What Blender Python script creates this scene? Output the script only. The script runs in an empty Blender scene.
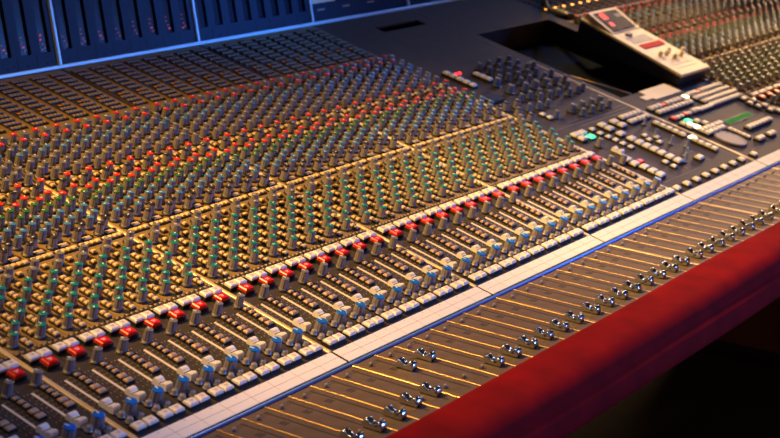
import bpy, bmesh, math, random
from mathutils import Matrix, Vector
random.seed(7)
C = bpy.context.scene.collection
R_ = math.radians

# ------------------------------------------------------------------ materials
def mat(name, col, rough=0.5, metal=0.0, emit=None, estr=0.0, noise=None, bump=0.0, spec=0.5, coat=0.0, sheen=0.0, nscale=60.0):
    m = bpy.data.materials.new(name); m.use_nodes = True
    nt = m.node_tree; b = nt.nodes['Principled BSDF']
    b.inputs['Base Color'].default_value = (*col, 1)
    b.inputs['Roughness'].default_value = rough
    b.inputs['Metallic'].default_value = metal
    b.inputs['Specular IOR Level'].default_value = spec
    b.inputs['Coat Weight'].default_value = coat
    b.inputs['Sheen Weight'].default_value = sheen
    if emit:
        b.inputs['Emission Color'].default_value = (*emit, 1)
        b.inputs['Emission Strength'].default_value = estr
    if noise or bump:
        tc = nt.nodes.new('ShaderNodeTexCoord')
        n = nt.nodes.new('ShaderNodeTexNoise'); n.inputs['Scale'].default_value = nscale
        n.inputs['Detail'].default_value = 5
        nt.links.new(tc.outputs['Object'], n.inputs['Vector'])
        if noise:
            r = nt.nodes.new('ShaderNodeValToRGB')
            r.color_ramp.elements[0].position = 0.3; r.color_ramp.elements[1].position = 0.7
            r.color_ramp.elements[0].color = (*col, 1); r.color_ramp.elements[1].color = (*noise, 1)
            nt.links.new(n.outputs['Fac'], r.inputs['Fac'])
            nt.links.new(r.outputs['Color'], b.inputs['Base Color'])
        if bump:
            bp = nt.nodes.new('ShaderNodeBump'); bp.inputs['Strength'].default_value = bump
            bp.inputs['Distance'].default_value = 0.002
            nt.links.new(n.outputs['Fac'], bp.inputs['Height'])
            nt.links.new(bp.outputs['Normal'], b.inputs['Normal'])
    return m
M = dict(
 rail2=mat('bridge_rail_blue_reflection', (.6,.9,1), .35, .1),  # pale blue base colour imitates blue light reflected in the metal
 panel=mat('panel_grey', (.22,.138,.044), .5, noise=(.28,.176,.058), nscale=40, spec=.3),
 panel_dark=mat('panel_charcoal', (.042,.034,.029), .5, noise=(.056,.045,.037), nscale=40, spec=.3),
 panel_centre=mat('panel_centre', (.048,.036,.029), .6, noise=(.062,.046,.037), nscale=30, spec=.2),
 fader_panel=mat('fader_panel_grey', (.10,.070,.052), .55, noise=(.125,.088,.064), nscale=50, spec=.25),
 printed=mat('printed_legend', (.36,.30,.22), .6),
 printdark=mat('printed_dark', (.02,.018,.016), .6),
 seam=mat('dark_seam', (.008,.008,.008), .7),
 trim=mat('brass_trim', (.72,.56,.32), .4, .3),
 lane=mat('lane_trim', (.48,.32,.15), .36, .7),
 knob=mat('knob_grey', (.20,.18,.19), .42), knobtint=mat('knob_slate_blue', (.10,.13,.25), .42),  # second body colour: blue light on the centre controls put into the base colour
 knobdark=mat('knob_collar', (.012,.012,.014), .45),
 pointer=mat('pointer_white', (.75,.75,.72), .5),
 c_teal=mat('cap_teal', (.0,.18,.15), .4), c_red=mat('cap_red', (.62,.02,.004), .5),
 c_green=mat('cap_green', (.025,.12,.02), .5), c_blue=mat('cap_blue', (.05,.17,.33), .4),
 c_black=mat('cap_black', (.02,.018,.018), .4), c_grey=mat('cap_grey', (.14,.135,.14), .45),
 c_bright=mat('cap_bright_blue', (.005,.13,.55), .3),
 beige=mat('button_beige', (.72,.50,.21), .42), beige_dark=mat('button_taupe', (.24,.17,.11), .45),
 umber=mat('button_base_brown', (.05,.036,.025), .6),
 black=mat('button_base_black', (.012,.011,.012), .5),
 white=mat('button_white', (.72,.67,.6), .4), red=mat('button_red', (.62,.008,.008), .35),
 rosy=mat('button_rosy', (.46,.28,.14), .45),
 steel=mat('steel_button', (.24,.22,.22), .4, .2),
 capwhite=mat('fader_cap_white', (.78,.75,.74), .4),
 chrome=mat('chrome', (.50,.52,.58), .17, 1.0),
 track=mat('fader_track_reflection', (.80,.68,.52), .4),  # pale colour stands in for light reflected off the metal track
 paper=mat('scribble_paper', (.72,.69,.68), .65), pencil=mat('pencil_grid', (.42,.38,.38), .8),
 rail=mat('polished_rail', (.13,.27,.80), .35, .35),  # blue base colour carries the reflection of blue light on the rail
 bridge=mat('bridge_blue_grey', (.006,.016,.042), .55, noise=(.008,.020,.052), nscale=30, spec=.25),
 glass_dark=mat('meter_glass', (.012,.016,.03), .2),
 led=mat('led_red', (.3,.01,.0), .4, emit=(1,.07,.01), estr=.30),
 leddim=mat('led_dim', (.2,.02,.0), .4, emit=(1,.08,.01), estr=.05),
 ledbright=mat('led_bright_red', (.8,.02,.02), .4, emit=(1,.02,.02), estr=5),
 amber=mat('display_amber', (.4,.12,.01), .5, emit=(1,.32,.04), estr=.10),
 amberbright=mat('lamp_amber', (.5,.2,.02), .5, emit=(1,.42,.06), estr=5),
 lampwhite=mat('lamp_warm', (.9,.7,.4), .5, emit=(1,.72,.38), estr=5),
 lampgreen=mat('lamp_green', (.1,.8,.4), .5, emit=(.04,1,.28), estr=2),
 greendisp=mat('display_green', (.01,.12,.02), .7, emit=(.03,.7,.05), estr=.16, spec=.1),
 leather=mat('red_leather', (.125,.002,.003), .85, noise=(.20,.003,.004), bump=.3, nscale=22, spec=.06),
 body=mat('console_body_black', (.015,.014,.014), .6),
 wood=mat('dark_wood', (.22,.10,.05), .6, noise=(.14,.07,.035), nscale=12),
 cream=mat('cream_plastic', (.84,.73,.48), .45), creamrim=mat('cream_edge', (.7,.55,.34), .45),
 screen=mat('dark_screen', (.02,.008,.008), .5, spec=.1), redglow=mat('display_red', (.5,.01,.01), .3, emit=(1,.02,.02), estr=.9),
 redstrip=mat('red_window', (.42,.012,.006), .6, emit=(.8,.02,.01), estr=.12, spec=.1),
 remoteblack=mat('remote_side', (.02,.022,.03), .35),
 cable=mat('cable_rubber', (.012,.012,.013), .45),
 disc=mat('jog_disc_metal', (.16,.13,.125), .5, .3),
 greyprint=mat('grey_line', (.25,.24,.24), .6),
 carpet=mat('dark_carpet', (.022,.020,.022), .95, noise=(.03,.026,.028), bump=.5, nscale=200),
 wallm=mat('dark_wall', (.04,.04,.05), .9, noise=(.05,.05,.06), nscale=8),
)

# ------------------------------------------------------------------ mesh builder
class MB:
    def __init__(s): s.bm = bmesh.new(); s.mats = []
    def mi(s, m):
        if m not in s.mats: s.mats.append(m)
        return s.mats.index(m)
    def box(s, x0, x1, y0, y1, z0, z1, m, top=None, bev=0.0, taper=0.0):
        """box whose upper face may be inset (taper) with a chamfered edge; top = material of the cap"""
        mi = s.mi(m); ti = s.mi(top) if top else mi
        t = taper
        lo = [(x0,y0,z0),(x1,y0,z0),(x1,y1,z0),(x0,y1,z0)]
        zb = z1 - bev
        mid = [(x0+t,y0+t,zb),(x1-t,y0+t,zb),(x1-t,y1-t,zb),(x0+t,y1-t,zb)]
        rings = [lo, mid]
        if bev: rings.append([(x0+t+bev,y0+t+bev,z1),(x1-t-bev,y0+t+bev,z1),(x1-t-bev,y1-t-bev,z1),(x0+t+bev,y1-t-bev,z1)])
        vs = [[s.bm.verts.new(p) for p in r] for r in rings]
        f = s.bm.faces.new(vs[0][::-1]); f.material_index = mi
        for k in range(len(vs)-1):
            for i in range(4):
                f = s.bm.faces.new((vs[k][i], vs[k][(i+1)%4], vs[k+1][(i+1)%4], vs[k+1][i]))
                f.material_index = ti if k > 0 else mi
        f = s.bm.faces.new(vs[-1]); f.material_index = ti
        return s
    def lathe(s, prof, m, n=20, ribs=0.0, cx=0, cy=0, smooth=True):
        """prof: list of (r, z, material or None) from bottom to top; ends capped. ribs: fluting depth fraction"""
        rings = []
        for (r, z, *_r) in prof:
            ring = []
            for i in range(n):
                a = 2*math.pi*i/n
                rr = r*(1-ribs*(i % 2)) if len(_r) > 1 and _r[1] else r
                ring.append(s.bm.verts.new((cx+rr*math.cos(a), cy+rr*math.sin(a), z)))
            rings.append(ring)
        for k in range(len(rings)-1):
            mk = prof[k+1][2] if len(prof[k+1]) > 2 and prof[k+1][2] else m
            mi = s.mi(mk)
            for i in range(n):
                f = s.bm.faces.new((rings[k][i], rings[k][(i+1)%n], rings[k+1][(i+1)%n], rings[k+1][i]))
                f.material_index = mi; f.smooth = smooth and not ribs
        mk = prof[-1][2] if len(prof[-1]) > 2 and prof[-1][2] else m
        f = s.bm.faces.new(rings[-1]); f.material_index = s.mi(mk)
        f = s.bm.faces.new(rings[0][::-1]); f.material_index = s.mi(m)
        return s
    def prism(s, prof, x0, x1, m, smooth=False, bev=0.0, closed=True):
        """profile of (y,z) extruded along x; ends pinched by bev"""
        mi = s.mi(m); n = len(prof)
        cy = sum(p[0] for p in prof)/n; cz = sum(p[1] for p in prof)/n
        def ring(x, k): return [s.bm.verts.new((x, cy+(y-cy)*k, cz+(z-cz)*k)) for y, z in prof]
        rs = [ring(x0, 1-bev*8 if bev else 1)] if bev else []
        rs += [ring(x0+bev, 1), ring(x1-bev, 1)]
        if bev: rs.append(ring(x1, 1-bev*8))
        for k in range(len(rs)-1):
            for i in range(n):
                f = s.bm.faces.new((rs[k][i], rs[k+1][i], rs[k+1][(i+1)%n], rs[k][(i+1)%n]))
                f.material_index = mi; f.smooth = smooth
        if closed:
            f = s.bm.faces.new(rs[0]); f.material_index = mi
            f = s.bm.faces.new(rs[-1][::-1]); f.material_index = mi
        return s
    def tube(s, pts, r, m, n=10):
        mi = s.mi(m); rings = []
        for k, p in enumerate(pts):
            p = Vector(p); a = Vector(pts[max(k-1,0)]); b = Vector(pts[min(k+1,len(pts)-1)])
            d = (b-a).normalized(); u = d.cross(Vector((0,0,1)))
            if u.length < 1e-3: u = d.cross(Vector((0,1,0)))
            u.normalize(); v = u.cross(d)
            rr = r[k] if isinstance(r, (list, tuple)) else r
            rings.append([s.bm.verts.new(p + u*rr*math.cos(2*math.pi*i/n) + v*rr*math.sin(2*math.pi*i/n)) for i in range(n)])
        for k in range(len(rings)-1):
            for i in range(n):
                f = s.bm.faces.new((rings[k][i], rings[k][(i+1)%n], rings[k+1][(i+1)%n], rings[k+1][i])); f.material_index = mi; f.smooth = True
        for f in (s.bm.faces.new(rings[0][::-1]), s.bm.faces.new(rings[-1])): f.material_index = mi
        return s
    def mesh(s, name):
        bmesh.ops.recalc_face_normals(s.bm, faces=s.bm.faces)
        me = bpy.data.meshes.new(name); s.bm.to_mesh(me); s.bm.free()
        for m in s.mats: me.materials.append(M[m])
        return me

def add(name, me, parent=None, mw=None, label=None):
    o = bpy.data.objects.new(name, me); C.objects.link(o)
    if parent: o.parent = parent
    if mw is not None: o.matrix_local = mw
    if label: o['label'] = label
    return o
def put(src, parent, x, y, z=0.0, rz=0.0):
    """a copy of a control on its panel"""
    o = src.copy(); C.objects.link(o); o.parent = parent
    o.matrix_local = Matrix.Translation((x, y, z)) @ Matrix.Rotation(rz, 4, 'Z')
    return o

# ------------------------------------------------------------------ frames
P = Matrix.Translation((0,0,.8)) @ Matrix.Rotation(R_(15), 4, 'X') @ Matrix.Translation((0,.176,0))   # sloping control surface
# fader deck: origin at the front edge of the scribble strip, local -y towards the user
FD = P @ Matrix.Translation((0,-.176,0)) @ Matrix.Rotation(R_(-13.5), 4, 'X')
BR = P @ Matrix.Translation((0,.6189,0)) @ Matrix.Rotation(math.atan2(.894,.448), 4, 'X')     # meter bridge: local y goes up
W, p = .3145, .0385
g = W - 8*p
BAY5W = .357
def bayx(k): return k*W if k <= 5 else 5*W + BAY5W + (k-6)*W
def chx(k, j): return bayx(k) + g/2 + j*p

# ------------------------------------------------------------------ camera
F_PX = 1588.5446
Rm = ((0.56301684,-0.79141018,0.23807975),(-0.20070503,-0.4103868,-0.88955054),(0.80170414,0.45304813,-0.38989468))
Cp = Vector((-1.04986123,-0.9471937,0.846353))
rot = Matrix((Rm[0], [-a for a in Rm[1]], [-a for a in Rm[2]])).transposed()
cam = bpy.data.cameras.new('camera'); co = bpy.data.objects.new('camera', cam); C.objects.link(co)
co.matrix_world = P @ (Matrix.Translation(Cp) @ rot.to_4x4())
cam.sensor_width = 36; cam.lens = 36*F_PX/780; cam.clip_start = .05
cam.dof.use_dof = True; cam.dof.focus_distance = 1.98; cam.dof.aperture_fstop = 9.0
bpy.context.scene.camera = co
CI = co.matrix_world.inverted()
def inview(v, mg=70):
    q = CI @ v
    if q.z > -.1: return False
    return -mg < 390 + F_PX*q.x/-q.z < 780+mg and -mg < 219 - F_PX*q.y/-q.z < 438+mg

# ------------------------------------------------------------------ control prototypes (kept only as sources, never linked)
def src(name, me, label=None):
    o = bpy.data.objects.new(name, me)
    if label: o['label'] = label
    return o
def knob_mesh(cap, r=.0051, h=.0163, body='knob'):
    b = MB()
    b.lathe([(r*1.45,0),(r*1.45,.0016,'knobdark'),(r*1.12,.0028,'knobdark'),(r*1.04,.0032,body,1),(r*.93,h-.0018,body,1),(r*.90,h-.0016,cap),(r*.90,h-.0004,cap),(r*.78,h,cap)], 'knobdark', n=24, ribs=.07)
    b.box(-r*.12, r*.12, r*.1, r*.86, h-.0001, h+.00025, 'pointer')
    return b.mesh('knob_'+cap)
K = {c: src('knob', knob_mesh('c_'+c), l) for c, l in dict(teal='knob with teal cap', red='knob with red cap', green='knob with green cap', blue='knob with blue cap', black='knob with black cap', grey='plain grey knob').items()}
K['pan'] = src('knob', knob_mesh('c_grey', .0051, .0168), 'grey pan knob below the red button')
K['big'] = src('knob', knob_mesh('c_grey', .0066, .0165), 'large grey knob')
K['big2'] = src('knob', knob_mesh('c_black', .0062, .016), 'large knob with black cap')
K['level'] = src('knob', knob_mesh('c_bright', .0069, .0165), 'knob with bright blue cap')
K['tinted'] = src('knob', knob_mesh('c_grey', .0046, .0150, 'knobtint'), 'slate knob, blue light in its colour')
K['tintedbig'] = src('knob', knob_mesh('c_grey', .0062, .0165, 'knobtint'), 'large slate knob, blue light in its colour')
K['thin'] = src('toggle_switch', MB().lathe([(.005,0),(.005,.002),(.0022,.003,'knobtint'),(.0026,.017,'knobtint'),(.0018,.018,'knobtint')],'knobdark',n=16).mesh('toggle'), 'slim lever switch')
def button(w, d, h, top, mark=None, base='black', label=None, name='button'):
    b = MB()
    b.box(-w/2-.0008, w/2+.0008, -d/2-.0008, d/2+.0008, 0, h*.55, base)
    b.box(-w/2, w/2, -d/2, d/2, h*.55, h, top, bev=min(.0012, w*.12), taper=.0003)
    if mark:
        b.box(-w*.2, w*.2, d*.06, d*.13, h-.0001, h+.0001, mark)
        b.box(-w*.14, w*.14, -d*.12, -d*.05, h-.0001, h+.0001, mark)
    return src(name, b.mesh(name+'_'+top), label)
B = dict(
 white=button(.0136,.0110,.0085,'white','greyprint', label='white square button'),
 red=button(.0155,.0128,.009,'red','pointer', label='red square button'),
 square=button(.0136,.0112,.0075,'white','rosy', label='white square button by the scribble strip'),
 pair=button(.0064,.0050,.0055,'beige',base='umber', label='small beige button'),
 tee=button(.0066,.0062,.0045,'beige',base='umber', label='small beige button'),
 wide=button(.0125,.006,.0045,'beige',base='umber', label='wide beige button'),
 tiny=button(.0044,.0036,.0024,'beige_dark',base='umber', label='tiny taupe button'),
 route=button(.0052,.0056,.0036,'beige_dark',base='umber', label='small taupe routing button'),
 osmall=button(.0068,.0046,.0048,'rosy', label='small rosy button'),
 obig=button(.0105,.0066,.0055,'rosy','greyprint', label='rosy button'),
 cwhite=button(.0122,.0112,.0085,'white', label='white rectangular button'),
 cwide=button(.0180,.0120,.0085,'white','greyprint', label='wide white button'),
 csmall=button(.0110,.0090,.006,'white', label='small white button'),
 key=button(.0108,.0112,.008,'white', label='white key'),
 cred=button(.0150,.0118,.0065,'red', label='red rectangular button'),
 clamp=button(.0150,.0118,.0065,'lampwhite', label='button lit bright warm white'),
 cgreen=button(.0150,.0118,.0065,'lampgreen', label='button lit green'),
 pad=button(.042,.030,.005,'c_black', label='large black square pad'),
)
B['round'] = src('button', MB().lathe([(.0046,0),(.0046,.0022,'black'),(.0037,.0026,'steel'),(.0036,.0062,'steel'),(.0026,.0075,'steel')],'black',n=20).mesh('button_round'), 'small round steel button')
def saddle(L, h, w, m, skirt=True):
    pr = [(-.5,.0),(-.5,.62),(-.43,.93),(-.33,1),(-.22,.93),(-.10,.72),(0,.66),(.10,.70),(.2,.9),(.31,1),(.42,.93),(.5,.6),(.5,0)]
    b = MB(); b.prism([(y*L, .0016+z*h) for y, z in pr], -w/2, w/2, m, smooth=False, bev=.0012)
    b.box(-.0012,.0012,-L*.3,L*.3,-.001,.0018,'black')
    b.box(-w/2-.0002,w/2+.0002,-.0004,.0004,.66*h+.0012,.66*h+.0022,'printdark')
    return b
SMALLCAP = src('fader_cap', saddle(.0200,.0078,.0104,'capwhite').mesh('fader_cap_white'), 'white fader cap')
def round_saddle(L, h, w, m):
    # two rounded lobes with a finger dip between them
    pr = [(-.5,.0),(-.5,.45),(-.47,.72),(-.41,.92),(-.33,1),(-.25,.93),(-.15,.72),(-.05,.58),(.05,.58),(.14,.70),(.23,.93),(.31,1.02),(.39,.96),(.46,.74),(.5,.45),(.5,0)]
    xs = [(-1,0,.96),(-1,.6,.98),(-.97,.84,.99),(-.88,.95,1),(-.4,.99,1),(0,1,1),(.4,.99,1),(.88,.95,1),(.97,.84,.99),(1,.6,.98),(1,0,.96)]
    b = MB(); mi = b.mi(m)
    rows = [[b.bm.verts.new((fx*w/2, y*L*fl, .0016+z*fh*h)) for y, z in pr] for fx, fh, fl in xs]
    for a, c in zip(rows, rows[1:]):
        for i in range(len(pr)-1):
            f = b.bm.faces.new((a[i], c[i], c[i+1], a[i+1])); f.material_index = mi; f.smooth = True
    f = b.bm.faces.new([r[0] for r in rows] + [r[-1] for r in rows[::-1]]); f.material_index = mi
    b.box(-.0012,.0012,-L*.3,L*.3,-.001,.0018,'black')
    return b
CHROMECAP = src('fader_cap', round_saddle(.0240,.0098,.0100,'chrome').mesh('fader_cap_chrome'), 'chrome fader cap')

# ------------------------------------------------------------------ channel strip plate
YB, YF = .6165, -.1462
SLOTX = .30
knobs = [(.30,.0465,'teal'),(.72,.063,'teal'),(.30,.079,'teal'),(.72,.095,'teal'),(.30,.111,'teal'),(.72,.127,'teal'),(.31,.143,'grey'),(.71,.1565,'grey'),
 (.28,.190,'black'),(.71,.200,'black'),(.28,.2085,'blue'),(.71,.218,'blue'),(.28,.227,'blue'),(.71,.2365,'blue'),(.28,.246,'green'),(.71,.2555,'green'),(.28,.264,'green'),(.71,.273,'red'),(.28,.283,'red'),(.71,.312,'red'),
 (.24,.3005,'black'),(.66,.331,'grey'),(.24,.3405,'grey'),(.24,.3595,'grey'),(.66,.350,'grey'),(.66,.369,'grey'),(.24,.380,'blue'),(.66,.388,'blue'),(.24,.397,'grey'),(.66,.407,'grey'),(.24,.415,'red'),(.24,.434,'red'),(.66,.430,'big'),
 (.70,-.0205,'pan'),(.59,-.1095,'level')]
btns = []
for y in (.043,.075,.107): btns += [(.70,y+.0036,'pair'),(.70,y-.0036,'pair'),(.93,y+.0036,'pair')]
for y in (.058,.0905,.1235): btns += [(.16,y+.0036,'pair'),(.16,y-.0036,'pair')]
btns += [(.71,.1385,'pair'),(.17,.157,'pair')]
btns += [(f,.1755,'tee') for f in (.17,.39,.61,.83)] + [(.64,.1865,'wide')]
btns += [(f,.0312,'tiny') for f in (.1,.3,.5,.7,.9)] + [(f,.0255,'tiny') for f in (.2,.45,.7)]
btns += [(.70,.285,'pair'),(.14,.3195,'pair'),(.14,.3125,'pair'),(.50,.3150,'pair'),(.5,.394,'pair'),(.50,.2355,'tiny'),(.95,.257,'pair'),(.48,.3465,'tiny'),(.48,.290,'tiny'),(.46,.422,'pair')]
for y in (.4705,.483,.4955,.5195,.533,.5465,.559,.572,.5845,.597): btns += [(f,y,'route') for f in (.13,.31,.49,.67)]
btns += [(.49,.507,'route'),(.67,.507,'route')]
btns += [(.215,.0145,'white'),(.635,.0145,'white'),(.445,-.0015,'red')]
btns += [(.73,-.031,'osmall'),(.73,-.039,'osmall'),(.73,-.047,'osmall'),(.70,-.058,'obig'),(.70,-.067,'obig')]
btns += [(.30,-.110,'round'),(.285,-.1215,'round'),(.68,-.1215,'round')]
btns += [(.265,-.134,'square'),(.70,-.134,'square')]
# the knobs beside the teal column must not sit in a third button
btns = [b for b in btns if not (b[2] == 'pair' and b[0] == .93)]

def strip_mesh():
    b = MB(); w = p-.0007
    b.box(0,w,.0285,YB,-.004,0,'panel')
    b.box(0,w,YF,.0283,-.004,0,'panel_dark')
    e = .00025
    def ink(x0,x1,y0,y1,m='printed'): b.box(x0,x1,y0,y1,-.0001,e,m)
    # outlined name box
    for (a,c,d,f) in ((.05,.92,.1605,.1612),(.05,.92,.1688,.1695),(.05,.07,.1605,.1695),(.90,.92,.1605,.1695)): ink(a*p,c*p,d,f)
    for i in range(4): ink((.14+.18*i)*p,(.24+.18*i)*p,.1645,.1655)
    # scale beside the small fader
    for i in range(11):
        y = -.030-.0068*i
        ink((SLOTX-.13)*p,(SLOTX-.07)*p,y,y+.0007); ink((SLOTX+.09)*p,(SLOTX+.15)*p,y,y+.0007)
        ink(.52*p,.545*p,y,y+.0012)
    for f in (.06,.93):
        for i in range(9): ink(f*p-.0005,f*p+.0005,-.022-.0085*i,-.0208-.0085*i)
    # legends round the rotary controls
    for (fx,y,c) in knobs:
        if c in ('level',): continue
        for i in range(5):
            a = R_(-140+70*i); x = fx*p+.0078*math.sin(a); yy = y+.0068*math.cos(a)
            if 0.001 < x < w-.001: ink(x-.0004,x+.0004,yy-.0004,yy+.0004)
    for y in (.0375,.0545,.0705,.0865,.1025,.1185,.1345,.150,.2035,.2225,.2405,.259,.297,.325,.342,.363,.392): ink(.40*p,.56*p,y,y+.0007)
    # dark fields between groups
    b.box(0,w,.4495,.4505,-.0001,e,'printdark'); b.box(.02*p,.78*p,.4650,.6030,-.0001,.0002,'panel_dark')
    b.box(0,w,.1545,.1552,-.0001,e,'printdark')
    # slot of the small fader
    b.box((SLOTX-.055)*p,(SLOTX+.055)*p,-.106,-.0285,-.0001,.0003,'seam')
    return b.mesh('channel_strip')
STRIP = strip_mesh()
TRACK = src('fader_track', MB().box(-.0014,.0014,-.1050,-.0310,.0002,.0012,'track').mesh('fader_track'), 'metal fader track with reflected light in its colour')
AMBER = src('status_display', MB().box(-.0042,.0042,-.0028,.0028,0,.0014,'black').box(-.0034,.0034,-.0020,.0020,.0014,.0018,'amber').mesh('status_display'), 'small amber display')
AMBER2 = src('status_display', MB().box(-.0050,.0050,-.0034,.0034,0,.0024,'black').box(-.0042,.0042,-.0026,.0026,.0024,.0030,'amberbright').mesh('status_display_lit'), 'small display glowing amber')

# ------------------------------------------------------------------ the console
console = bpy.data.objects.new('mixing_console', None); C.objects.link(console)
console.location = (1.2,.1,0)
console['label'] = 'large-format audio mixing console with rows of knobs, faders and a padded red armrest'
console['category'] = 'mixing console'
CW = Matrix.Translation((-1.2,-.1,0))
def part(name, me, frame, x=0.0, y=0.0, z=0.0, label=None):
    return add(name, me, console, CW @ frame @ Matrix.Translation((x,y,z)), label)

def strip(k, j):
    X = chx(k, j)
    if not any(inview(P @ Vector((X+p/2, YF+(YB-YF)*t/12, .01)), 40) for t in range(13)): return
    s = part('channel_strip', STRIP, P, X)
    vis = lambda fx, y: inview(P @ Vector((X+fx*p, y, .01)), 45)
    rnd = random.Random(k*8+j+100)
    for fx, y, c in knobs:
        if vis(fx, y): put(K[c], s, fx*p, y, 0, R_(rnd.uniform(-120,120)) if c not in ('level','pan') else R_(rnd.uniform(-30,30)))
    for fx, y, c in btns:
        if vis(fx, y): put(B[c], s, fx*p, y)
    if vis(.3,.506): put(AMBER2 if k >= 6 else AMBER, s, .30*p, .507)
    if vis(SLOTX,-.07):
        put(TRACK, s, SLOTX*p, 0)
        put(SMALLCAP, s, SLOTX*p, -.0925 + rnd.uniform(-.001,.001))
for k in (-1,0,1,2,3,6,7,8):
    for j in range(8): strip(k, j)

# bay dividers
DIV = MB().box(-g/2+.0004, g/2-.0004, YF, .33, -.004, .0012, 'trim', bev=.0005).box(-g/2+.0004, g/2-.0004, .33, YB, -.004, .0002, 'panel_dark').mesh('bay_divider')  # rear length coloured dark: shade at the back put into the colour
for k in (0,1,2,3,4,5,6,7,8): part('bay_divider', DIV, P, bayx(k))

# scribble strips
def paper_mesh(w, n):
    b = MB(); y0, y1 = -.1722, -.1476
    b.box(.0016, w-.0016, y0-.0008, y1+.0008, -.006, .0012, 'body')
    b.box(.0022, w-.0022, y0, y1, .0010, .0022, 'paper', bev=.0004)
    for i in range(1, n):
        x = w*i/n; b.box(x-.00018, x+.00018, y0+.0008, y1-.0008, .0021, .0024, 'pencil')
    b.box(.003, w-.003, -.1600-.00018, -.1600+.00018, .0021, .0024, 'pencil')
    for i in range(n):
        x = w*(i+.62)/n; b.box(x-.0012, x+.0012, y1-.0036, y1-.0028, .0021, .0024, 'pencil')
    return b.mesh('scribble_strip')
PM, PM5 = paper_mesh(W, 8), paper_mesh(BAY5W, 9)
for k in range(-1, 8): part('scribble_strip', PM5 if k == 5 else PM, P, bayx(k), label='white paper scribble strip')
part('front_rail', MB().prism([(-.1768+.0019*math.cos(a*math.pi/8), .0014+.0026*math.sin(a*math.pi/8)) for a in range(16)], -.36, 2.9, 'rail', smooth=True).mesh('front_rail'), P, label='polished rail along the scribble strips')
part('front_lip', MB().box(-.36,2.9,-.1800,-.1745,-.008,-.0004,'steel').mesh('front_lip'), P)

# ------------------------------------------------------------------ fader deck: one lane per channel
LSX = .70
def lane_mesh():
    b = MB(); w = p
    b.box(.0012,w-.0002,-.152,-.0035,-.004,0,'fader_panel')
    e = .0002
    b.box(LSX*p-.0009,LSX*p+.0009,-.138,-.012,-.0001,e,'seam')
    for i in range(9): b.box(.84*p-.0007,.84*p+.0007,-.030-.0105*i,-.0290-.0105*i,-.0001,e,'printdark')
    for r in range(2):
        for i in range(6): b.box((.40+.075*i)*p-.0006,(.40+.075*i)*p+.0006,-.0145-.004*r,-.0132-.004*r,-.0001,e,'printdark') if (.40+.075*i) < .66 or (.40+.075*i) > .74 else None
    for i in range(3):
        for r in range(3): b.box((.36+.085*i)*p,(.42+.085*i)*p,-.042-.0032*r,-.0402-.0032*r,-.0001,e,'printdark')
    b.box(.22*p,.60*p,-.128,-.062,-.0001,.00015,'fader_panel')
    return b.mesh('fader_lane')
LANE = lane_mesh()
LTRIM = src('lane_trim', MB().box(-.0008,.0011,-.152,-.0035,-.003,.0007,'lane',bev=.00015).mesh('lane_trim'), 'thin brass lane divider')
WTRIM = MB().box(-g/2,g/2,-.152,-.0035,-.003,.0009,'lane', bev=.0003).mesh('wide_lane_trim')
LB = src('button', MB().lathe([(.0021,0),(.0019,.0042),(.0013,.0048)],'steel',n=12).mesh('button_stud'), 'small stud button')
def deck(k, j, X):
    if not any(inview(FD @ Vector((X+p/2, -t*.03, .01)), 40) for t in range(6)): return
    s = part('fader_lane', LANE, FD, X)
    put(LTRIM, s, 0, 0)
    put(LB, s, .2*p, -.0195); put(LB, s, .2*p, -.118)
    n = k*8+j
    q = {8:.0540, 9:.0540, 7:.1150, 6:.1150, 5:.1215, 4:.1225, 3:.1225}.get(n, .1215)
    put(CHROMECAP, s, LSX*p, -q)
for k in range(-1, 6):
    for j in range(8 if k != 5 else 9): deck(k, j, chx(k, j))
for k in range(-1, 6): part('lane_divider', WTRIM, FD, bayx(k), label='wide brass divider between fader bays')

# armrest
prof = [(-.149,-.02),(-.1495,.003),(-.152,.0075),(-.158,.0105),(-.180,.0115),(-.203,.0105),(-.214,.006),(-.222,-.002),(-.2255,-.010),(-.2268,-.0138),(-.2305,-.0165),(-.2355,-.022),(-.2375,-.032),(-.2375,-.042),(-.233,-.049),(-.222,-.054),(-.16,-.054)]
def smooth_prof(pr, it=2):
    for _ in range(it):
        q = []
        for i in range(len(pr)):
            a, c = pr[i], pr[(i+1)%len(pr)]
            q += [(a[0]*.75+c[0]*.25, a[1]*.75+c[1]*.25), (a[0]*.25+c[0]*.75, a[1]*.25+c[1]*.75)]
        pr = q
    return pr
def armrest():
    b = MB(); pr = smooth_prof(prof); mi = b.mi('leather'); n = len(pr); xs = [-.4+.03*i for i in range(112)]
    rings = []
    for x in xs:
        rings.append([b.bm.verts.new((x, y+.0009*math.sin(x*9+z*40), z+.0007*math.sin(x*13+y*30))) for y, z in pr])
    for k in range(len(rings)-1):
        for i in range(n):
            f = b.bm.faces.new((rings[k][i], rings[k+1][i], rings[k+1][(i+1)%n], rings[k][(i+1)%n])); f.smooth = True
    b.bm.faces.new(rings[0]); b.bm.faces.new(rings[-1][::-1])
    return b.mesh('armrest')
part('armrest', armrest(), FD, label='padded red leather armrest')

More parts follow.
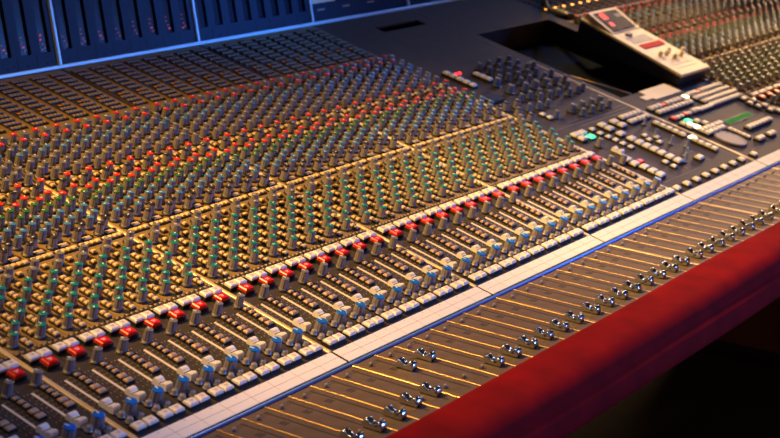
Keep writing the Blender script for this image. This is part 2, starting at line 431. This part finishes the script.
# ------------------------------------------------------------------ meter bridge (local x along, y up the face, -z out of the back)
def bridge_face(k):
    b = MB(); w = W if k != 5 else BAY5W; H = .30
    n = 8 if k != 5 else 9
    if k <= 3:
        # bars between the recessed meter windows
        b.box(.004,w-.004,.003,.0262,-.006,0,'bridge'); b.box(.004,w-.004,.225,H,-.006,0,'bridge')
        x = .004
        for j in range(n):
            c = g/2+(j+.5)*p; b.box(x,c-.0098,.0262,.225,-.006,0,'bridge'); x = c+.0098
        b.box(x,w-.004,.0262,.225,-.006,0,'bridge')
        for j in range(n):
            c = g/2+(j+.5)*p
            b.lathe([(.0017,0),(.0017,.0006)],'seam',n=10,cx=c,cy=.0100)
            b.lathe([(.0012,0),(.0012,.0006)],'seam',n=10,cx=c+.012,cy=.012)
            if j: b.box(g/2+j*p-.0003,g/2+j*p+.0003,.0035,.0262,-.0001,.0003,'seam')
    else:
        b.box(.004,w-.004,.003,.0365,-.006,0,'bridge')
        b.box(.085,w-.004,.0365,H,-.006,0,'bridge'); b.box(.004,.009,.0365,H,-.006,0,'bridge'); b.box(.009,.085,.13,H,-.006,0,'bridge')
        for x0 in (.022,.100,.180): b.box(x0,x0+.022,.0235,.0262,-.0001,.0006,'printed')
        b.box(.095,.115,.0395,.044,-.0001,.0006,'seam')
    return b.mesh('meter_panel')
METER = MB().box(-.0094,.0094,.0266,.2246,-.0075,-.0045,'glass_dark').mesh('meter_window')
def ledm(m): return MB().box(-.0022,.0022,-.0013,.0013,-.0046,-.0036,m).mesh('meter_light')
LEDS = [src('meter_light', ledm('led')), src('meter_light', ledm('leddim'))]
for k in range(0, 6):
    f = part('meter_panel', bridge_face(k), BR, bayx(k))
    if k <= 3:
        for j in range(8):
            c = g/2+(j+.5)*p
            if inview(BR @ Vector((bayx(k)+c,.04,0)), 60):
                wdw = add('meter_window', METER, f, Matrix.Translation((c,0,0)), 'dark level meter window')
                rnd = random.Random(k*8+j)
                if k < 3:
                    for t, (dx, dy) in enumerate(((0,.0385),(-.0028,.0455),(.0026,.0335),(-.003,.031),(-.002,.0525))):
                        dim = rnd.random() > (.34 if t == 0 else .12)
                        if t > 2 and rnd.random() < .5: continue
                        o = LEDS[1 if dim else 0].copy(); C.objects.link(o); o.parent = f
                        o.matrix_local = Matrix.Translation((c+dx, dy, 0))
    else:
        o = add('display_screen', MB().box(.0095,.0845,.037,.1295,-.005,-.003,'cream').mesh('display_screen'), f, Matrix(), 'pale display screen')
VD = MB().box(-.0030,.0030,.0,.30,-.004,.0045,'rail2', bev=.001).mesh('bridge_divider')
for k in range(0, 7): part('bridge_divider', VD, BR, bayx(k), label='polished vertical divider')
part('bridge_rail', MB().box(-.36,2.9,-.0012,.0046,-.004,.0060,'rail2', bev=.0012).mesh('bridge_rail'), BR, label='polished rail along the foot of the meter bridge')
part('bridge_body', MB().box(-.36,2.9,-.02,.30,-.16,-.0085,'body').mesh('bridge_body'), BR)

# ------------------------------------------------------------------ centre section
def plate(x0,x1,rects,m='panel_centre'):
    b = MB()
    for (a,c,d,e) in rects: b.box(a,c,d,e,-.004,0,m)
    return b
b4 = MB(); w4 = W-g
b4.box(0,w4,YF,.5445,-.004,0,'panel_centre'); b4.box(0,w4,.5685,YB,-.004,0,'panel_centre')
b4.box(0,.125,.5445,.5685,-.004,0,'panel_centre'); b4.box(.268,w4,.5445,.5685,-.004,0,'panel_centre')
b4.box(.12,.275,.54,.575,-.03,-.02,'body')
def ink4(b,x0,x1,y0,y1,m='greyprint'): b.box(x0,x1,y0,y1,-.0001,.00025,m)
for x0,x1,y in ((.02,.16,-.108),(.09,.30,.118),(.10,.29,.098),(.02,.30,.108)): ink4(b4,x0,x1,y,y+.0006)
for i in range(24):
    rr = random.Random(i); x = rr.uniform(.10,.29); y = rr.uniform(.15,.34); ink4(b4,x,x+.006,y,y+.0007)
for x in (.128,.216): ink4(b4,x,x+.0006,-.10,.03)
c4 = part('centre_panel', b4.mesh('centre_panel'), P, bayx(4)+g/2, label='dark centre panel with master controls')
X4 = bayx(4)+g/2
def on(panel, X0, kind, pts, z=0):
    for x, y in pts:
        put(K[kind] if kind in K else B[kind], panel, x-X0, y, z)
# monitor knob grid
small = [(1.475,.343),(1.434,.341),(1.508,.341),(1.398,.339),(1.440,.322),(1.404,.321),(1.477,.321),(1.507,.320),(1.408,.304),(1.443,.303),(1.476,.301),(1.510,.301),(1.383,.287),(1.412,.285),(1.478,.282),(1.443,.282),(1.504,.278),(1.452,.262),(1.503,.258),(1.452,.219),(1.418,.199),(1.385,.199),(1.447,.197),(1.475,.210),(1.512,.213),(1.512,.190),(1.476,.189),(1.371,.175),(1.341,.176),(1.371,.213),(1.341,.213),(1.311,.178),(1.337,.137),(1.420,.262),(1.536,.262),(1.536,.232),(1.536,.302),(1.405,.213),(1.536,.193)]
on(c4, X4, 'tinted', [(x+.006, y+.003) for x, y in small])
on(c4, X4, 'tintedbig', [(1.366,.279),(1.362,.248),(1.405,.242),(1.440,.241),(1.476,.240),(1.510,.238)])
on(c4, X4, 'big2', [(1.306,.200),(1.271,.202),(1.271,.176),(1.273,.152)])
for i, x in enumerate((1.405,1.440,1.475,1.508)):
    put(K['tintedbig'], c4, x-X4, .142); put(K['tinted'], c4, x+.006-X4, .124)
on(c4, X4, 'cwhite', [(1.307,.350),(1.307,.336),(1.308,.322),(1.308,.308),(1.308,.294),(1.369,.324),(1.371,.312),(1.372,.300)])
on(c4, X4, 'csmall', [(1.325,.157),(1.326,.143)])
put(B['pad'], c4, 1.296-X4, .243)
for x in (1.336,1.348): add('indicator_light', MB().lathe([(.0030,0),(.0030,.0015,'ledbright'),(.0018,.003,'ledbright')],'black',n=14).mesh('indicator_light'), c4, Matrix.Translation((x-X4,.347,0)), 'red indicator light')
on(c4, X4, 'cwide', [(1.294,.074),(1.294,.059),(1.318,.074)]); put(B['cgreen'], c4, 1.322-X4, .058)
put(K['grey'], c4, 1.300-X4, .030)
on(c4, X4, 'csmall', [(1.361,.076),(1.359,.059),(1.360,.043),(1.361,.029),(1.360,.014),(1.361,-.001),(1.364,-.067),(1.362,-.084)])
on(c4, X4, 'cwide', [(1.397,.076),(1.397,.061),(1.396,.038),(1.396,.016),(1.395,0.0),(1.394,-.015),(1.394,-.030),(1.393,-.045),(1.393,-.061),(1.392,-.077),(1.440,.074),(1.441,.059),(1.452,-.090)])
on(c4, X4, 'csmall', [(1.446,.014),(1.435,0.0),(1.464,-.001),(1.447,-.015)])
on(c4, X4, 'cwide', [(1.287,-.045),(1.293,-.061),(1.293,-.077),(1.292,-.092)])
put(B['cwide'], c4, 1.291-X4, -.029); put(B['cred'], c4, 1.312-X4, -.044)
for r in range(2): on(c4, X4, 'cwhite', [(1.480+.0165*i, .079-.0185*r) for i in range(5)])
on(c4, X4, 'cwhite', [(1.530,y) for y in (.033,.020,.007,-.006,-.019,-.045,-.058,-.071,-.084)])
put(B['clamp'], c4, 1.540-X4, -.036)
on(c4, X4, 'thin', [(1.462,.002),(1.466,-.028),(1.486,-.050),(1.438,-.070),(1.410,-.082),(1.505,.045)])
on(c4, X4, 'square', [(1.274+.0385*i-.005, -.134) for i in range(8)])
put(K['pan'], c4, .012, -.030)
o = put(SMALLCAP, c4, 1.313-X4, .0)
# bay 5 plate with the recess
b5 = MB(); w5 = BAY5W-g; hx0, hx1, hy0, hy1 = .022, .312, .140, .468
b5.box(0,w5,YF,hy0,-.004,0,'panel_centre'); b5.box(0,w5,hy1,YB,-.004,0,'panel_centre')
b5.box(0,hx0,hy0,hy1,-.004,0,'panel_centre'); b5.box(hx1,w5,hy0,hy1,-.004,0,'panel_centre')
for x0,x1,y in ((.05,.30,.045),(.05,.30,-.118)): ink4(b5,x0,x1,y,y+.0006)
c5 = part('centre_panel', b5.mesh('centre_panel_recessed'), P, bayx(5)+g/2, label='centre panel with rectangular recess and transport keys')
X5 = bayx(5)+g/2
tr = MB(); tr.box(hx0-.002,hx1+.002,hy0-.002,hy1+.002,-.075,-.070,'body')
tr.box(hx0-.003,hx0,hy0,hy1,-.075,-.001,'body'); tr.box(hx1,hx1+.003,hy0,hy1,-.075,-.001,'body')
tr.box(hx0,hx1,hy0-.003,hy0,-.075,-.001,'body'); tr.box(hx0,hx1,hy1,hy1+.003,-.075,-.001,'body')
add('recess_tray', tr.mesh('recess_tray'), c5, Matrix(), 'black recess behind the keys')
add('recess_screen', MB().box(hx0+.02,hx1-.02,hy0+.02,hy1-.03,-.045,-.040,'glass_dark').mesh('recess_screen'), c5, Matrix(), 'dark glass in the recess')
ed = MB(); ed.tube([(hx0+.004,.253,-.002),(hx0+.045,.1415,.0005)], .0016, 'lane', n=8)
add('recess_edge', ed.mesh('recess_edge'), c5, Matrix(), 'bright metal edge of the recess')
for r, y in enumerate((.0765,.0590)):
    for i in range(9):
        x = 1.594+.0170*i
        kind = 'cred' if (r == 0 and i == 3) else ('clamp' if (r == 0 and i == 9) else 'cwhite')
        put(B[kind], c5, x-X5, y)
put(B['clamp'], c5, 1.7500-X5, .0785)
for r in range(4):
    for i in range(11 if r < 3 else 10):
        x = 1.7690+.0150*i - (0 if r else 0); y = .0815-.0170*r
        if x < 1.925-.004: put(B['cred'] if (r == 0 and i == 3) else B['key'] if r != 3 else B['key'], c5, x-X5, y)
for i in range(7): put(B['key'], c5, 1.712+.015*i-X5+.0, .0285) if i < 4 else None
for i, kd in enumerate(('cred','csmall','csmall','cred','csmall','cwhite','cwhite')): put(B[kd], c5, 1.600+.0170*i-X5, .0305 if i < 7 else .03)
put(B['clamp'], c5, 1.6035-X5, -.0015); put(B['clamp'], c5, 1.6060-X5, -.0130); put(B['cgreen'], c5, 1.6190-X5, .0105)
on(c5, X5, 'cwhite', [(1.588,.006),(1.588,-.008),(1.636,0.0),(1.645,-.013)])
for r in range(2): on(c5, X5, 'cwhite', [(1.596+.0170*i, -.027-.0125*r) for i in range(6 if r == 0 else 5)])
on(c5, X5, 'csmall', [(1.679,y) for y in (-.051,-.060,-.069,-.078,-.087)])
on(c5, X5, 'cwhite', [(1.729+.0168*i,-.066) for i in range(7)])
on(c5, X5, 'cwhite', [(1.688,-.104),(1.704,-.104),(1.741,-.104),(1.758,-.104)])
on(c5, X5, 'cwhite', [(1.889,.014),(1.909,.0),(1.879,-.005),(1.881,-.022),(1.905,-.026),(1.891,-.044),(1.907,-.056)])
put(B['cgreen'], c5, 1.923-.002-X5, -.075)
on(c5, X5, 'square', [(.018+.034*i+X5, -.134) for i in range(1)])
add('jog_wheel', MB().lathe([(.0315,0),(.0315,.004),(.0300,.0052),(.0270,.0046),(.0264,.0042)],'disc',n=48).mesh('jog_wheel'), c5, Matrix.Translation((1.6265-X5,-.0745,0)), 'round brushed metal jog disc')
gd = MB().box(-.0620,.0620,-.0095,.0095,0,.0012,'black')
for i in range(14): gd.box(-.059+.0085*i,-.0525+.0085*i,-.0065,.0065,.0012,.0016,'greendisp')
add('text_display', gd.mesh('text_display'), c5, Matrix.Translation((1.771-X5,-.0285,0)), 'narrow green display')
add('recess_note', MB().box(1.642-X5,1.700-X5,.1085,.1235,0,.0016,'cream').box(1.700-X5-.03,1.785-X5,.1020,.1400,0,.0018,'cream').mesh('cream_plate'), c5, Matrix(), 'cream plate behind the keys')

# ------------------------------------------------------------------ body and pedestals under the deck (world axes)
def world_part(name, me, label=None): return add(name, me, console, CW, label)
bb = MB()
def Pw(y, z): v = P @ Vector((0,y,z)); return (v.y, v.z)
def Fw(y, z): v = FD @ Vector((0,y,z)); return (v.y, v.z)
x0, x1 = -.37, 2.91
bot = [Fw(-.15,-.052), Pw(.62,-.16), Pw(.62,-.165), Fw(-.15,-.058)]
bb.prism(bot, x0, x1, 'body'); bb.prism([Pw(.617,-.16),Pw(.617,-.005),Pw(.622,-.005),Pw(.622,-.16)], x0, x1, 'body')
for xx in (x0, x1-.02): bb.prism([Fw(-.15,-.052),Fw(-.15,-.005),Fw(0,-.005),Pw(.62,-.005),Pw(.62,-.16)], xx, xx+.02, 'body')
bb.prism([Fw(-.1525,-.05),Fw(-.1525,-.004),Fw(-.1505,-.004),Fw(-.1505,-.05)], x0, x1, 'body')
world_part('console_body', bb.mesh('console_body'))
for xa in (-.25, 2.76):
    pd = MB(); pd.box(xa,xa+.12,.10,.62,.03,.70,'wood', bev=.01); pd.box(xa-.03,xa+.15,.02,.70,0,.035,'body', bev=.008)
    world_part('pedestal', pd.mesh('pedestal'), 'dark wooden pedestal')

# ------------------------------------------------------------------ remote control box standing on the centre section
rx, ry = 1.809, .123
rem = bpy.data.objects.new('remote_control_box', None); C.objects.link(rem)
slope = math.atan2(.026,.230)
rem.matrix_world = P @ Matrix.Translation((rx, ry, .0004))
rem['label'] = 'cream tape remote with tilted red display resting on the centre of the console'; rem['category'] = 'remote control'
rw, rl = .132, .238
sd = MB(); sd.prism([(0,0),(0,.019),(rl,.019+.026),(rl,0)], 0, rw, 'remoteblack')
add('case', sd.mesh('case'), rem, Matrix(), 'black lower case')
top = Matrix.Translation((0,0,.0195)) @ Matrix.Rotation(slope, 4, 'X')
tp = MB(); tp.box(-.003,rw+.003,-.004,rl+.004,0,.0055,'creamrim',top='cream',bev=.0018)
for i in range(4): tp.box(.022,rw-.02,.135+.0065*i-.012,.1385+.0065*i-.012,.0055,.0066,'white')
tp.box(.02,rw-.02,.018,.0195,.0055,.006,'creamrim'); tp.box(.02,rw-.02,.030,.0308,.0055,.006,'creamrim')
cover = add('top_cover', tp.mesh('top_cover'), rem, top, 'cream top cover')
add('red_window', MB().box(.026,.120,.098,.114,.0055,.0070,'redstrip').mesh('red_window'), rem, top, 'long dark red window')
hd = MB(); hd.prism([(.166,.005),(.166,.007),(.234,.020),(.240,.005)], .004, rw-.004, 'cream', bev=.003)
add('display_hood', hd.mesh('display_hood'), rem, top, 'raised cream display hood')
tilt = math.atan2(.013,.070)
dm = top @ Matrix.Translation((0,.166,.0071)) @ Matrix.Rotation(tilt, 4, 'X')
ds = MB(); ds.box(.016,rw-.018,.006,.062,.0001,.0016,'screen')
for (a,c,d,e) in ((.028,.052,.040,.056),(.030,.044,.018,.030),(.034,.050,.046,.060)): ds.box(a,c,d,e,.0014,.0019,'redglow')
ds.box(.085,.115,.040,.050,.0014,.0019,'greyprint')
add('display', ds.mesh('display'), rem, dm, 'dark display with red digits')
kb = src('button', MB().lathe([(.0045,0),(.0045,.003,'cream'),(.0040,.0095,'cream'),(.003,.0105,'cream')],'creamrim',n=16).mesh('remote_button'), 'small pale button')
for x, y in ((.034,.068),(.058,.066),(.080,.072),(.100,.052),(.066,.050),(.128,.062)):
    o = kb.copy(); C.objects.link(o); o.parent = rem; o.matrix_local = top @ Matrix.Translation((x, y, .0055))
add('rocker_switch', MB().box(.040,.058,.148,.156,.0055,.0105,'knob',bev=.001).mesh('rocker_switch'), rem, top, 'grey green rocker switch')

# cable running into the back of the remote
cb = MB(); pts = []
A = [(2.16,.615,.04),(2.08,.585,.012),(2.00,.545,.009),(1.93,.500,.012),(1.862,.447,.028),(1.828,.408,.040),(1.809,.385,.044)]
for i in range(len(A)-1):
    for t in range(6):
        s = t/6
        p0, p1, p2, p3 = (Vector(A[max(i-1,0)]),Vector(A[i]),Vector(A[i+1]),Vector(A[min(i+2,len(A)-1)]))
        pts.append(P @ (0.5*((2*p1)+(-p0+p2)*s+(2*p0-5*p1+4*p2-p3)*s*s+(-p0+3*p1-3*p2+p3)*s**3)))
cab = bpy.data.objects.new('remote_cable', None); C.objects.link(cab); cab.location = P @ Vector((1.985,.52,0))
cab['label'] = 'thick black cable curving over the console into the back of the remote'; cab['category'] = 'cable'
L0 = Matrix.Translation(-cab.location)
add('cord', cb.tube(pts, .0048, 'cable').mesh('cord'), cab, L0)
cn = MB(); e0 = P @ Vector((1.880,.462,.023)); e1 = P @ Vector((1.806,.382,.046))
cn.tube([e0, e0.lerp(e1,.3), e0.lerp(e1,.75), e1], [.006,.0095,.0095,.007], 'cable', n=14)
add('connector', cn.mesh('connector'), cab, L0, 'black connector housing')
sc_ = MB()
for s in (.35,.62): c = e0.lerp(e1, s); sc_.lathe([(.0032,c.z+.0118),(.0032,c.z+.0138)],'trim',n=12,cx=c.x,cy=c.y)
add('connector_screw', sc_.mesh('connector_screw'), cab, L0, 'brass screw heads')

# ------------------------------------------------------------------ the room
def struct(name, me): o = bpy.data.objects.new(name, me); C.objects.link(o); o['kind'] = 'structure'; return o
struct('floor', MB().box(-3,6,-3.5,3.2,-.05,0,'carpet').mesh('floor'))
struct('wall_back', MB().box(-3,6,3.2,3.3,0,2.9,'wallm').mesh('wall_back'))
struct('wall_right', MB().box(6,6.1,-3.5,3.3,0,2.9,'wallm').mesh('wall_right'))

# ------------------------------------------------------------------ lights
def lamp(name, kind, loc, target, energy, col, size=.2, spot=None, blend=.5):
    l = bpy.data.lights.new(name, kind); l.energy = energy; l.color = col
    if kind == 'AREA': l.shape = 'DISK'; l.size = size
    else: l.shadow_soft_size = size
    if spot: l.spot_size = R_(spot); l.spot_blend = blend
    o = bpy.data.objects.new(name, l); C.objects.link(o); o.location = loc
    o.rotation_euler = (Vector(target)-Vector(loc)).to_track_quat('-Z','Y').to_euler()
    return o
lamp('warm_spot', 'SPOT', (-.45,.75,2.35), (.55,.14,.88), 320, (1,.56,.15), .10, 41, 1)
lamp('warm_fill_centre', 'SPOT', (.45,.9,2.55), (1.20,-.03,.85), 260, (1,.64,.23), .12, 35, 1)  # second warm spot, added to keep the brightness even
lamp('warm_spot_right', 'SPOT', (2.30,1.45,2.25), (2.08,.20,.95), 290, (1,.62,.22), .14, 40, .8)
lamp('far_wall_lamp', 'AREA', (5.6,1.05,2.0), (1.4,-.2,.8), 34, (1,.60,.26), .7)
lamp('cool_spot', 'SPOT', (2.6,-2.4,1.22), (.62,-.16,.80), 330, (.08,.28,1), .22, 38, .8)
lamp('chrome_glint_light', 'AREA', (3.8,.6,2.7), (1.0,-.1,.8), 15, (.07,.30,1), .30)  # blue light added to give the chrome caps their glints
lamp('bridge_blue_spot', 'SPOT', (1.9,-1.7,1.12), (1.10,.78,1.11), 240, (.03,.26,1), .12, 13, 1)
lamp('lavender_spot_left', 'SPOT', (-.5,-.5,2.4), (.1,-.18,.8), 30, (.42,.50,1), .2, 48, 1)
lamp('cool_fill_centre', 'SPOT', (2.9,-1.9,1.30), (1.50,.28,.93), 110, (.07,.24,1), .15, 20, .8)  # extra cool spot, added to bring blue back onto the centre knobs
lamp('front_fill', 'AREA', (1.6,-2.6,.9), (1.2,-.3,.75), 6, (1,.38,.35), .8)
wd = bpy.data.worlds.new('world'); bpy.context.scene.world = wd; wd.use_nodes = True
wd.node_tree.nodes['Background'].inputs[0].default_value = (1,.55,.25,1)
wd.node_tree.nodes['Background'].inputs[1].default_value = .03

vs = bpy.context.scene.view_settings
vs.view_transform = 'Standard'; vs.look = 'None'; vs.exposure = 0.0; vs.gamma = 1.0; vs.use_curve_mapping = False
